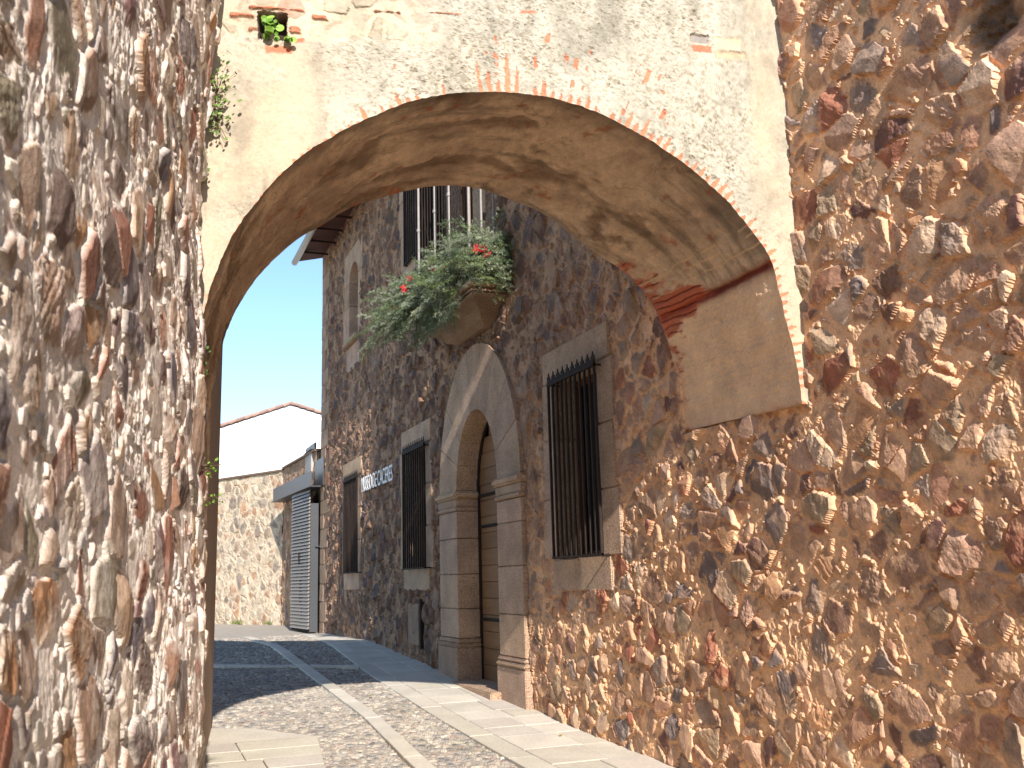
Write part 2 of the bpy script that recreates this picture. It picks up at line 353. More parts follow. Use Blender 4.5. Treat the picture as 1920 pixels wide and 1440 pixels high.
# patch at the top of the near wall, coloured darker and sunk slightly
dk = ss(0.36, 0.12, np.hypot((P - 3.98) / 0.8, (Q - 4.78) / 0.75) * 1.0 + 0.08 * fbm(P * 8, Q * 8, 33, 3)) ; H = H - 0.05 * dk; col = mix(col, col * 0.22, dk)
PC = 13.35  # centre of the portal
WIN = [(9.42, 10.58), (15.95, 17.2), (21.1, 22.35)]
holes = np.zeros(P.shape, bool)
for a, b in WIN: holes |= (P > a) & (P < b) & (Q > 1.8) & (Q < 3.86)
holes |= (P > 21.15) & (P < 22.05) & (Q > 7.0) & (Q < 8.75)
holes |= (P > 15.95) & (P < 17.1) & (Q > 7.25) & (Q < 9.3)
holes |= (P > 13.3) & (P < 14.6) & (Q > 5.5) & (Q < 8.2)
holes |= (np.abs(P - PC) < 1.55) & (Q < 2.9)
holes |= (((P - PC) / 1.5) ** 2 + ((Q - 2.86) / 1.85) ** 2 < 1) & (Q >= 2.8)
def flat(a, b, z0, z1, w=.05):   # the rubble stays behind the dressed stone
    global H
    m_ = ss(a - w, a, P) * ss(b + w, b, P) * ss(z0 - w, z0, Q) * ss(z1 + w, z1, Q); H = np.where(m_ > 0, np.minimum(H, .05 - .035 * m_), H)
for a, b in WIN: flat(a - .32, b + .34, 1.5, 4.22)
m_ = (P > 5.98) & (P < 7.76) & (Q > 2.84) & (Q < 3.9); H = np.where(m_, np.minimum(H, -.02), H)
flat(20.95, 22.65, 6.4, 9.1); flat(15.7, 17.5, 7.1, 9.6); flat(12.85, 14.7, 5.5, 8.5); flat(24.6, 25.5, 0, 10.2, .1); flat(PC - 1.75, PC + 1.75, 0, 2.9)
m_ = ss(1.03, 1.0, np.hypot((P - PC) / 1.72, (Q - 2.9) / 2.03)) * (Q > 2.88); H = np.where(m_ > 0, np.minimum(H, .05 - .035 * m_), H)
keep = ~(holes[:-1, :-1] | holes[1:, 1:] | holes[1:, :-1] | holes[:-1, 1:])
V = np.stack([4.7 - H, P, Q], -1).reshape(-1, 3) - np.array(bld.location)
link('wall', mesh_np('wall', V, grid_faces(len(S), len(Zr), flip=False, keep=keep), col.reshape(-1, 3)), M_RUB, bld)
# solid body behind the displaced face: end wall, roof, inside backing
b = MB(); b.box(5.15, 12, 2.0, 25.45, -0.3, 10.2); b.box(4.73, 5.14, 25.3, 25.46, -0.3, 10.2); b.box(4.66, 12, -12, 2.98, -0.3, 10.2)
b.build('inner_wall', M_DARK, bld)

def cblk(c=None): c = c or random.uniform(0.86, 1.08); return (c, c * random.uniform(0.95, 1.0), c * random.uniform(0.9, 1.0))
q = MB(); z = 0.25; kk = 0
while z < 10.1:
    h = random.uniform(0.34, 0.5); w = random.uniform(.8, 1.1) if kk % 2 else random.uniform(.4, .6)
    q.box(4.672, 4.9, 25.5 - w, 25.53, z, min(z + h - 0.004, 10.15), 0.012, cblk(random.uniform(.68, .86)), 0.006); z += h; kk += 1
q.build('corner_stones', M_ASH, bld)
fp = 4.658   # face of the dressed surrounds
def surround(a, b, z0, z1, wl, wr, lint, sill, name='surround', parent=bld):
    m = MB(); g = 0.004
    m.box(fp, 5.0, a - wr, b + wl, z1 + g, z1 + lint, 0.012, cblk(1.12), 0.004)
    m.box(fp, 5.0, a - wr * 0.55, b + wl * 0.55, z0 - sill, z0 - g, 0.012, cblk(1.12), 0.004)
    for (lo, hi, sg) in ((b, b + wl, 1), (a - wr, a, -1)):
        z = z0; n = 3
        for i in range(n):
            h = (z1 - z0) / n; ex = random.uniform(-0.07, 0.12)
            aa, bb = (lo, hi + ex) if sg > 0 else (lo - ex, hi)
            m.box(fp + random.uniform(-.003, .004), 5.0, aa, bb, z + g, z + h - g, 0.010, cblk(random.uniform(.98, 1.15)), 0.003); z += h
    return m.build(name, M_ASH, parent)
def grille(par, xg, a, b, z0, z1, n, crest=True):
    fr = MB()
    fr.box(xg - .02, xg + .02, a - .03, b + .03, z0 - .012, z0 + .012); fr.box(xg - .02, xg + .02, a - .03, b + .03, z1 - .05, z1 - .02)
    fr.box(xg - .012, xg + .012, a - .03, b + .03, z1 - .025, z1 + .02)
    for yy in (a - .01, b + .01):
        for zz in (z0, z1 - .035): fr.box(xg + .015, 4.72, yy - .01, yy + .01, zz - .009, zz + .009)
    fr.box(xg - .014, xg + .014, a - .03, a - .008, z0 - .01, z1 - .03); fr.box(xg - .014, xg + .014, b + .008, b + .03, z0 - .01, z1 - .03)
    if crest:
        k = int((b - a) / 0.125)
        for i in range(k + 1):
            yy = a + (b - a) * i / k
            fr.prism([(xg - .006, yy - .034, z1 + .015), (xg - .006, yy - .045, z1 + .055), (xg - .006, yy - .016, z1 + .062), (xg - .006, yy, z1 + .11), (xg - .006, yy + .016, z1 + .062), (xg - .006, yy + .045, z1 + .055), (xg - .006, yy + .034, z1 + .015)], (.012, 0, 0))
    g = fr.build('grille', M_IRON, par)
    for i in range(n):
        yy = a + .1 + (b - a - .2) * i / (n - 1); m = MB(); m.box(xg - .012, xg + .012, yy - .012, yy + .012, z0 + .013, z1 - .051)
        m.build('bar', M_IRON, par)
    return g
def window(a, b, z0, z1, gr=None, n=9, name='window', sur=(0.3, 0.3, 0.38, 0.36), wood=True):
    w = surround(a, b, z0, z1, sur[0], sur[1], sur[2], sur[3], name)
    m = MB(); m.box(4.99, 5.02, a, b, z0, z1); m.build('pane', M_GLASS, w)
    f = MB()
    if wood:
        for y0_, y1_ in ((a, a + .07), ((a + b) / 2 - .04, (a + b) / 2 + .04), (b - .07, b)): f.box(4.93, 4.985, y0_, y1_, z0, z1)
        f.box(4.935, 4.984, a + .071, b - .071, z1 - .07, z1); f.box(4.935, 4.984, a + .071, b - .071, z0, z0 + .07)
        f.build('window_frame', M_DWOOD, w)
    if gr: grille(w, gr[0], gr[1], gr[2], z0 + gr[3], gr[4], n, gr[5])
    return w
window(9.42, 10.58, 1.8, 3.86, (4.575, 9.31, 10.50, 0.01, 3.83, True), 9)
window(15.95, 17.2, 1.8, 3.86, (4.575, 15.76, 17.05, 0.0, 3.83, True), 9)
window(21.1, 22.35, 1.8, 3.86, (4.575, 20.8, 22.12, 0.0, 3.83, True), 9)
window(15.95, 17.1, 7.25, 9.3, (4.6, 15.8, 16.95, 0.0, 9.25, False), 8, sur=(0.42, 0.3, 0.4, 0.2))
# small arched window
w = MB(); w.box(fp, 5.0, 22.06, 22.7, 7.0, 7.85, .01, cblk()); w.box(fp, 5.0, 22.06, 22.6, 7.86, 8.4, .01, cblk()); w.box(fp, 5.0, 20.75, 21.14, 7.0, 8.4, .01, cblk())
hb = [(22.6, 8.41), (22.06, 8.41)] + [(21.6 + .46 * math.cos(a_), 8.41 + .36 * math.sin(a_)) for a_ in np.linspace(0.2, math.pi - 0.2, 9)] + [(21.14, 8.41), (20.7, 8.41), (20.7, 9.15), (22.6, 9.15)]
w.prism([(fp, a_, b_) for a_, b_ in hb], (.34, 0, 0), cblk()); w.box(4.55, 5.0, 20.95, 22.3, 6.87, 6.99, .02, cblk())
w.box(fp + .005, 5.0, 21.0, 22.35, 6.3, 6.865, .01, cblk())
wo = w.build('window', M_ASH, bld); m = MB(); m.box(4.95, 4.99, 21.0, 22.2, 7.0, 8.9); m.build('shutter', M_DWOOD, wo)

# portal
po = MB()
def ell(a_, rx, rz): return (PC + rx * math.cos(a_), 2.90 + rz * math.sin(a_))
NV = 9
for i in range(NV):
    a0 = math.pi * i / NV + 0.004; a1 = math.pi * (i + 1) / NV - 0.004; c = cblk(random.uniform(0.9, 1.08))
    inn = [ell(a_, 0.87, 1.08) for a_ in np.linspace(a0, a1, 7)]; out = [ell(a_, 1.72, 2.03) for a_ in np.linspace(a1, a0, 7)]
    x = 4.632 + random.uniform(-.002, .002)
    po.prism([(x, a_, b_) for a_, b_ in inn + out], (5.0 - x, 0, 0), c)
for sg in (-1, 1):
    def yb(a_, b_): u, v = PC + sg * a_, PC + sg * b_; return (min(u, v), max(u, v))
    z = float(gz(PC + sg * 1.3)) - 0.05; zb = z + 0.62
    po.box(4.595, 5.0, *yb(.815, 1.79), z, zb - .13, .012, cblk(), .003); po.box(4.58, 5.0, *yb(.80, 1.81), zb - .126, zb - .07, .02, cblk()); po.box(4.60, 5.0, *yb(.82, 1.78), zb - .066, zb - .01, .02, cblk())
    z = zb
    for h in ((.52, .6, .55, .0) if sg < 0 else (.42, .5, .52, .0)):
        if h == 0: h = 2.60 - z
        po.box(4.625 + random.uniform(-.002, .003), 5.0, *yb(.855, 1.745), z, z + h - .006, .009, cblk(), .002); z += h
    po.box(4.60, 5.0, *yb(.845, 1.76), 2.602, 2.66, .015, cblk()); po.box(4.615, 5.0, *yb(.85, 1.75), 2.663, 2.78, .01, cblk()); po.box(4.57, 5.0, *yb(.81, 1.80), 2.783, 2.895, .03, cblk())
portal = po.build('portal', M_ASH, bld)
m = MB(); m.box(4.45, 5.1, 12.4, 14.35, 0.0, float(gz(13.4)) + 0.045, .015, (1, .97, .93)); m.build('doorstep', M_ASH, bld)
dr = MB(); z = 0.15
arch_h = lambda yy: 2.9 + 1.06 * math.sqrt(max(0, 1 - ((yy - PC) / 0.88) ** 2))
while z < 3.95:
    z1 = z + 0.235; hw = 0.9 if z1 < 2.9 else 0.88 * math.sqrt(max(0, 1 - ((z1 - 2.9) / 1.08) ** 2)) + 0.06
    dr.box(4.985 + random.uniform(-.002, .002), 5.05, PC - hw, PC + hw, z, z1 - .006, .004, (lambda v: (v, v * .98, v * .95))(random.uniform(.85, 1.1))); z = z1
door = dr.build('door', M_WOOD, bld)
m = MB()
for zz in (2.81, 2.355, 1.02): m.box(4.965, 4.984, PC - .84, PC + .84, zz - .022, zz + .022)
m.box(4.955, 4.984, PC + .80, PC + .86, .15, 2.95); m.box(4.955, 4.984, PC - .86, PC - .76, .15, 2.95); m.box(4.94, 4.984, PC - .10, PC - .03, .15, 3.93)
pts = [(4.97, *ell(a_, .84, 1.05)) for a_ in np.linspace(0, math.pi, 25)]; m.tube(pts, .025, 6)
m.build('iron_frame', M_IRON, door)
m = MB(); m.box(4.985, 4.995, PC + .35, PC + .352, .2, 3.7)
# plaque below the second window
m = MB(); m.box(4.63, 4.72, 16.35, 17.0, .55, 1.22, .012, (0.78, .74, .72)); m.build('stone_panel', M_ASH, bld)
m = MB(); m.box(4.635, 4.72, 16.25, 16.33, .5, 1.3); m.build('downpipe', M_IRON, bld)

# balcony
bal = MB(); Y0, Y1, XF = 12.02, 14.55, 4.17
bal.box(XF - .04, 4.75, Y0 - .03, Y1 + .03, 5.42, 5.49, .012, (1.25, 1.2, 1.1)); bal.box(XF + .0, 4.75, Y0 + .01, Y1 - .01, 5.33, 5.417, .03, (.8, .76, .7))
pr = [(.0, 0), (.03, .03), (.05, .035), (.10, .05), (.20, .10), (.27, .17), (.30, .22), (.34, .235), (.42, .27)]; rings = []
for ins, dz in pr:
    rings.append([(XF + ins, Y0 + ins * 1.6, 5.325 - dz), (XF + ins, Y1 - ins * 1.6, 5.325 - dz), (4.75, Y1 - ins * 1.6, 5.325 - dz), (4.75, Y0 + ins * 1.6, 5.325 - dz)])
bal.add([p for r_ in rings for p in r_], [(i * 4 + q_, i * 4 + (q_ + 1) % 4, i * 4 + 4 + (q_ + 1) % 4, i * 4 + 4 + q_) for i in range(len(pr) - 1) for q_ in range(4)] + [(0, 3, 2, 1), tuple(4 * (len(pr) - 1) + q_ for q_ in range(4))], (.7, .66, .6))
balcony = bal.build('balcony', M_ASH, bld)
ZT = 8.0
def bar(x, y_, r, mt, col=None):
    m = MB(); m.tube([(x, y_, 5.49), (x, y_, ZT)], r, 8)
    for zz in (6.13, 7.03): m.tube([(x, y_, zz - .025), (x, y_, zz), (x, y_, zz + .025)], r + .012, 8)
    m.build('baluster', mt, balcony, smooth=False)
for y_ in (12.06, 12.92, 13.62, 14.5): bar(XF, y_, .022, M_BAR)
for x in (4.345, 4.52): bar(x, 12.06, .016, M_BAR)
for i in range(16):
    y_ = 12.06 + .15 * (i + 1)
    if min(abs(y_ - v) for v in (12.92, 13.62, 14.5)) > .05 and y_ < 14.5: 
        m = MB(); m.box(XF - .007, XF + .007, y_ - .007, y_ + .007, 5.49, ZT); m.build('baluster', M_IRON, balcony)
m = MB(); m.box(XF - .02, XF + .02, 12.03, 14.53, ZT, ZT + .03); m.box(XF + .021, 4.72, 12.03, 12.07, ZT, ZT + .03); m.box(XF + .021, 4.72, 14.49, 14.53, ZT, ZT + .03); m.build('handrail', M_IRON, balcony)
m = MB()   # open louvred shutter leaf
for i in range(7): m.box(4.215 + .062 * i, 4.272 + .062 * i, 14.685, 14.715, 5.55, 8.05)
m.box(4.18, 4.22, 14.67, 14.73, 5.5, 8.1); m.box(4.66, 4.69, 14.67, 14.73, 5.5, 8.1); m.build('shutter', M_IRON, balcony)
wd = surround(13.3, 14.6, 5.5, 8.2, .12, .52, .3, .0, 'balcony_door'); m = MB(); m.box(4.95, 5.0, 13.3, 14.6, 5.5, 8.2); m.build('pane', M_GLASS, wd)
m = MB()
for y_ in np.arange(13.34, 14.6, .105): m.box(4.9, 4.93, y_, y_ + .05, 5.55, 8.1)
m.build('shutter', M_DWOOD, wd)

# eave and gutter
ev = MB(); ev.prism([(4.72, 2, 10.15), (4.03, 2, 9.98), (4.03, 2, 10.02), (4.72, 2, 10.22)], (0, 23.6, 0), (.36, .22, .18))
for i in range(60):
    y_ = 14.1 + .2 * i
    if y_ > 25.5: break
    P_ = [(y_ + .095 * math.cos(a_), .09 * math.sin(a_)) for a_ in np.linspace(0, math.pi, 7)] + [(y_ - .08, 0), (y_ + .08, 0)]
    V = [(3.99, a_, 10.03 + b_) for a_, b_ in P_] + [(4.9, a_, 10.27 + b_) for a_, b_ in P_]; n = len(P_)
    c = random.uniform(.4, .6); ev.add(V, [(k, (k + 1) % n, n + (k + 1) % n, n + k) for k in range(n)] + [tuple(range(n))[::-1]], (c, c * random.uniform(.9, 1), c * .95))
for i in range(9):
    y_ = 17.3 + i * .93; ev.box(4.05, 4.72, y_, y_ + .03, 9.95, 10.0, 0, (.2, .16, .15))
eave = ev.build('roof', M_TILE, bld)
g = MB(); P_ = [(.085 * math.cos(a_), .085 * math.sin(a_)) for a_ in np.linspace(math.pi, 2 * math.pi, 9)]
P_ += [(.078 * math.cos(a_), .078 * math.sin(a_)) for a_ in np.linspace(2 * math.pi, math.pi, 9)]
g.prism([(3.96 + a_, 2, 9.98 + b_) for a_, b_ in P_], (0, 23.7, 0)); g.build('gutter', M_ZINC, eave)

# sign letters
txt = bpy.data.curves.new('txt', 'FONT'); txt.body = 'MUSEO DE CÁCERES'; txt.size = 0.4; txt.extrude = 0.004; txt.space_character = 0.92
to = bpy.data.objects.new('txt', txt); C.objects.link(to); bpy.context.view_layer.update()
me = bpy.data.meshes.new_from_object(to.evaluated_get(bpy.context.evaluated_depsgraph_get())); bpy.data.objects.remove(to)
n = len(me.vertices); v = np.zeros(n * 3, np.float32); me.vertices.foreach_get('co', v); v = v.reshape(-1, 3)
w_, h_ = v[:, 0].max(), 0.4 * 0.72
nv = np.stack([-v[:, 2], 1.32 - v[:, 0] / w_ * 2.62, v[:, 1] / h_ * .31], -1)
me.vertices.foreach_set('co', nv.ravel()); me.update()
so = link('wall_sign', me, M_LETTER); so.location = (4.632, 19.33, 3.44)
tag(so, 'white letters MUSEO DE CÁCERES on the stone wall between two barred windows', 'sign')

# ================================================================== THE ARCH
PH = R(11); T = np.array([-math.cos(PH), math.sin(PH), 0]); Nn = np.array([math.sin(PH), math.cos(PH), 0])
FC = [(0.073, 2.799), (0.083, 2.979), (0.12, 3.23), (0.148, 3.401), (0.19, 3.626), (0.225, 3.906), (0.278, 4.0), (0.366, 4.128), (0.475, 4.273), (0.598, 4.408), (0.754, 4.542), (0.911, 4.672), (1.053, 4.764), (1.195, 4.855), (1.399, 4.96), (1.639, 5.058), (1.793, 5.105), (2.033, 5.133), (2.19, 5.14), (2.422, 5.125), (2.676, 5.092), (2.988, 5.001), (3.294, 4.838), (3.526, 4.698), (3.732, 4.546), (3.854, 4.401), (4.016, 4.19), (4.109, 4.05), (4.203, 3.847), (4.242, 3.744), (4.293, 3.577), (4.339, 3.371), (4.36, 3.242)]
BC = [(-0.001, 2.861), (-0.004, 3.166), (0.005, 3.339), (0.046, 3.509), (0.105, 3.719), (0.133, 3.861), (0.21, 4.001), (0.27, 4.175), (0.393, 4.264), (0.465, 4.359), (0.58, 4.423), (0.813, 4.565), (1.039, 4.759), (1.309, 4.951), (1.523, 5.005), (1.784, 5.113), (2.054, 5.137), (2.41, 5.085), (2.66, 5.002), (2.807, 4.951), (2.991, 4.877), (3.117, 4.792), (3.246, 4.693), (3.452, 4.562), (3.547, 4.476), (3.685, 4.331), (3.785, 4.188), (3.915, 3.994), (3.989, 3.803), (4.037, 3.65), (4.075, 3.444), (4.113, 3.237), (4.128, 3.0)]
CU, CZ = 2.17, 2.9
def polar(L):
    a = np.array([math.atan2(z - CZ, CU - u) for u, z in L]); r_ = np.array([math.hypot(z - CZ, CU - u) for u, z in L])
    o = np.argsort(a); return a[o], r_[o]
fa, fr_ = polar(FC); ba, br_ = polar(BC)
NA, NJ = 900, 260
th = np.linspace(0, 1, NA)
def curve(a, r_, sd_):
    A = a[0] + (a[-1] - a[0]) * th; ri = np.interp(A, a, r_); kw = 41; ri = np.convolve(np.pad(ri, kw // 2, mode='edge'), np.ones(kw) / kw, 'valid'); rr = ri + 0.010 * fbm(A * 14, A * 0 + sd_, sd_, 4, 0.6) + 0.004 * fbm(A * 90, A * 0, sd_ + 9, 2)
    u = CU - rr * np.cos(A); z = CZ + rr * np.sin(A)
    zj = np.linspace(z[-1], -0.3, NJ + 1)[1:]; uj = u[-1] + 0.012 * fbm(zj * 3, zj * 0, sd_ + 3, 3) * ss(0, .3, z[-1] - zj)
    return np.r_[u, uj], np.r_[z, zj], np.r_[A, np.full(NJ, A[-1])]
fu, fz, fA = curve(fa, fr_, 501); bu, bz, bA = curve(ba, br_, 502)
PF = np.array([4.7, 5.95, 0]); PB = np.array([4.7, 7.79, 0])
def p3(P0, u, z, out=0): return P0 + u[..., None] * T + np.stack([0 * z, 0 * z, z], -1) - np.asarray(out)[..., None] * Nn
arch = empty('stone_archway', (2.6, 6.5, 0), 'round archway of pitted pale lime plaster over brick, spanning the lane', 'archway')
# front face: rays from the arch line outwards
dirx = -np.cos(fA); dirz = np.sin(fA); dirx[NA:] = 1; dirz[NA:] = 0
UL, UR, ZT_ = 4.8, -0.14, 6.75
with np.errstate(divide='ignore', invalid='ignore'):
    tu = np.where(dirx > 1e-6, (UL - fu) / dirx, np.where(dirx < -1e-6, (UR - fu) / dirx, 1e9)); tz = np.where(dirz > 1e-6, (ZT_ - fz) / dirz, 1e9)
tt = np.minimum(tu, tz)
NW = 250; W = (np.arange(NW) / (NW - 1)) ** 1.12
U = fu[:, None] + dirx[:, None] * tt[:, None] * W; Z = fz[:, None] + dirz[:, None] * tt[:, None] * W; RD = tt[:, None] * W * np.ones_like(U)
AA = fA[:, None] * np.ones_like(U)
def plaster(U, Z, RD, AA):
    U = U.astype(np.float32); Z = Z.astype(np.float32)
    H = 0.010 * fbm(U * 1.6, Z * 1.6, 601, 3) + 0.004 * fbm(U * 9, Z * 9, 602, 3)
    smooth = np.clip(ss(3.25, 3.7, U + .18 * fbm(U * 2, Z * 2, 603, 3)) * ss(5.55, 5.3, Z) + ss(0.42, 0.22, U + .12 * fbm(U * 3, Z * 3, 604, 3)), 0, 1) * (1 - .45 * ss(.05, .4, fbm(U * 3.1 + 4, Z * 2.1, 6041, 4, .6)))
    cream = lin((196, 176, 150)); white = lin((188, 180, 164))
    col = mix(np.tile(white, U.shape + (1,)), np.tile(cream, U.shape + (1,)), np.clip(smooth * (0.75 + .5 * fbm(U * 2.5, Z * 1.2, 605, 3)) + .25 * ss(.1, .6, fbm(U * 1.5, Z * 1.5, 606, 3)), 0, 1))
    # crusty ridges and pits
    wx = U + .02 * fbm(U * 16, Z * 16, 607, 3); wy = Z + .02 * fbm(U * 16 + 9, Z * 16, 608, 3)
    bi, bj, e, dx, dy = voro(wx, wy, .050, .040, 610, .6, 1.0)
    pit = ss(0.003, 0.016, e - 0.004 * hsh(bi, bj, 609)) * (hsh(bi, bj, 611) > .42)
    worm = ss(.16, .0, np.abs(fbm(U * 15, Z * 17, 6071, 4, .6)))
    fine = fbm(U * 60, Z * 60, 6072, 3, .65)
    reg = (1 - smooth) * ss(-.5, .1, fbm(U * 2.2, Z * 2.2, 612, 3)) + .08 * smooth
    depth = np.clip(pit * (.35 + .7 * hsh(bi, bj, 613)) * (.6 + .9 * fine) + .55 * worm * (.5 + fine), 0, 1.3) * reg
    H = H - 0.012 * depth + 0.005 * fbm(U * 45, Z * 45, 614, 3, .6) * (1 - .6 * smooth)
    grime = lin((128, 114, 92))
    col = mix(col, np.tile(grime, U.shape + (1,)), np.clip(depth * .55, 0, .7))
    spk = ss(.12, .5, fbm(U * 38, Z * 38, 615, 3, .7)) * (1 - .8 * smooth)
    col = mix(col, np.tile(lin((150, 136, 112)), U.shape + (1,)), spk * .75)
    st_ = ss(.0, .5, fbm(U * 1.6, Z * 1.0, 616, 5, .65)) * .6
    st_ = np.maximum(st_, .45 * ss(.1, .5, fbm(U * 7, Z * 1.1, 6161, 4, .6)))
    blot = ss(.1, .5, fbm(U * 4, Z * 3, 6162, 5, .65)); col = col * (1 - .24 * blot)[..., None] * np.array([1, .985, .95])
    st_ = np.maximum(st_, .5 * ss(.0, .35, fbm(U * 5, Z * .8, 617, 3)) * ss(5.2, 5.75, Z))
    st_ = np.maximum(st_, .62 * np.exp(-((U - 4.12 + .02 * fbm(Z * 2, Z, 618)) / .10) ** 2) * ss(4.0, 4.5, Z) * ss(5.4, 5.0, Z) * (.7 + .5 * fbm(U * 20, Z * 20, 619, 3)))
    col = mix(col, np.tile(lin((134, 126, 110)), U.shape + (1,)), np.clip(st_ * 1.1 * (.8 + .6 * fbm(U * 25, Z * 25, 620, 3)), 0, .75))
    # voussoir bricks showing through near the arch line
    brick = lin((202, 118, 82))
    ph = (AA * 2.18) / .066; bid = np.floor(ph); fx = ph - bid
    a1 = hsh(bid.astype(np.int64), (bid * 0).astype(np.int64), 630); a2 = hsh(bid.astype(np.int64), (bid * 0).astype(np.int64), 631)
    top = np.exp(-((U - 2.15) / 1.2) ** 4)
    ln = (.035 + .24 * a1 ** 1.7) * (.05 + top + .35 * (U < 1.0)) * (.8 + .5 * fbm(U * 3, Z * 3, 632, 2)) + .02 * (U < 2.9)
    taper = np.clip(1 - RD / np.maximum(ln, .01), 0, 1) ** .5
    bk = (np.abs(fx - .5 - .1 * fbm(RD * 30, AA * 40, 634, 2)) < .26 * taper * (.7 + .5 * a2)) & (RD < ln) & (a2 > .08)
    bk2 = (np.abs(fx - .5) < .22) & (RD < .62) & (top > .4) & (fbm(U * 14, Z * 9, 633, 3) > .36) & (a2 > .3)
    m_ = (bk | bk2).astype(np.float32)
    col = mix(col, np.tile(brick, U.shape + (1,)) * (.85 + .3 * a1)[..., None], m_ * .9); H = H - .004 * m_
    # exposed masonry near the top, and single bricks
    def rect(u0, u1, z0, z1, w=.012):
        n_ = .012 * fbm(U * 25, Z * 25, 640, 3)
        return ss(0, w, (U - u0) + n_) * ss(0, w, (u1 - U) + n_) * ss(0, w, (Z - z0) + n_) * ss(0, w, (z1 - Z) + n_)
    def put(m, c, dh):
        nonlocal col, H
        col = mix(col, np.tile(lin(c), U.shape + (1,)) * (1 + .2 * fbm(U * 30, Z * 30, 641, 3))[..., None], m); H = H * (1 - m) + dh * m
    zn = ss(5.42, 5.52, Z + .07 * fbm(U * 3, Z * 3, 642, 3)) * ss(2.6, 3.0, U)
    Hh, cc = rubble(U, Z, .19, .085, 650, [(190, 168, 136), (176, 110, 80), (196, 180, 150), (160, 140, 112), (188, 128, 96)], (206, 188, 156), .018, .012, fill=False)
    H = H * (1 - zn) + (Hh * .6 - .02) * zn; col = mix(col, cc, zn * .5)
    for a in ((3.90, 4.10, 5.675, 5.705), (3.70, 3.93, 5.68, 5.70), (3.775, 3.97, 5.33, 5.395), (4.05, 4.22, 5.60, 5.64), (3.72, 3.80, 5.50, 5.56), (3.70, 3.79, 5.42, 5.47), (3.53, 3.65, 5.62, 5.67), (.58, .75, 5.57, 5.64), (1.95, 2.1, 5.79, 5.82), (4.0, 4.09, 5.5, 5.54), (3.0, 3.2, 5.72, 5.745), (2.55, 2.8, 5.74, 5.76)):
        put(rect(*a), (192, 116, 86), .004)
    put(rect(.60, .76, 5.645, 5.73), (150, 140, 130), -.02); put(rect(.30, .56, 5.53, 5.60), (196, 172, 140), -.008); put(rect(.33, .57, 5.61, 5.72), (200, 184, 152), -.004)
    put(rect(3.82, 4.03, 5.44, 5.665, .01), (70, 52, 40), -.17)
    return H, np.clip(col * .93, .01, .92)
H, col = plaster(U, Z, RD, AA)
H = np.where(RD < .03, H * ss(0, .03, RD), H)
V = p3(PF, U, Z, H).reshape(-1, 3)
ao = np.array(arch.location)
link('plaster_face', mesh_np('face', V - ao, grid_faces(*U.shape), col.reshape(-1, 3)), M_PLA, arch)

# soffit
NS = 150; Wt = np.linspace(0, 1, NS)
F3 = p3(PF, fu, fz, np.zeros_like(fu)); B3 = p3(PB, bu, bz, np.zeros_like(bu))
Sx = F3[:, None, :] * (1 - Wt)[None, :, None] + B3[:, None, :] * Wt[None, :, None]
arc = np.r_[th * (fa[-1] - fa[0]) * 2.18, (fa[-1] - fa[0]) * 2.18 + (fz[NA - 1] - fz[NA:])]
A2 = arc[:, None] * np.ones(NS); B2 = np.ones(len(arc))[:, None] * Wt * 1.85
edge = ss(0, .06, Wt) * ss(1, .95, Wt)
Hs = (0.030 * fbm(A2 * 1.1, B2 * 1.3, 701, 3) + 0.020 * fbm(A2 * 7, B2 * 5, 702, 5, .62) + .004 * fbm(A2 * 40, B2 * 40, 703, 2))
fall = ss(.15, .42, fbm(A2 * 1.7 + 3, B2 * 2.2, 704, 4, .6)) * ss(1.3, 1.8, A2); Hs = Hs - .014 * fall
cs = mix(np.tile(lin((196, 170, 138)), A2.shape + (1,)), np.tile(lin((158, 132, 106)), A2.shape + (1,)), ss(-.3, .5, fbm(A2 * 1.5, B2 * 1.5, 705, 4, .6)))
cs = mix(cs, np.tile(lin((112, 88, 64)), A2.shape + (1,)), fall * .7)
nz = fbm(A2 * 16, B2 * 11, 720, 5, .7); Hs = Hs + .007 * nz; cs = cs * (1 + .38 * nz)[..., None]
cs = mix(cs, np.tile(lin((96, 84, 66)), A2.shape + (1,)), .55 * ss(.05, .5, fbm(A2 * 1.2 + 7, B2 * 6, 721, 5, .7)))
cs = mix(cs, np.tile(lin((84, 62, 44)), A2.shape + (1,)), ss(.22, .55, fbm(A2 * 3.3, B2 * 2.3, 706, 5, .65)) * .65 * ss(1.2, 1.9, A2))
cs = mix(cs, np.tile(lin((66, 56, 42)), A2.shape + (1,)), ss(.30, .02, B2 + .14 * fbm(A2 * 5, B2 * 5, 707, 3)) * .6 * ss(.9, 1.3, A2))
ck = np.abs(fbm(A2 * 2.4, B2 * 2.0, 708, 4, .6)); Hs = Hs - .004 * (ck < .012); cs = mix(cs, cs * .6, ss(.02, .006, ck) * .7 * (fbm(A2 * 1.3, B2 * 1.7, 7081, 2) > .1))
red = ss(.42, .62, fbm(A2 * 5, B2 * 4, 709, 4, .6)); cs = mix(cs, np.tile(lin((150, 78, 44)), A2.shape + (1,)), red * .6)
cs = mix(cs, np.tile(lin((234, 198, 156)), A2.shape + (1,)) * (1 + .2 * fbm(A2 * 6, B2 * 6, 722, 4))[..., None], ss(1.12, .98, A2) * .8)
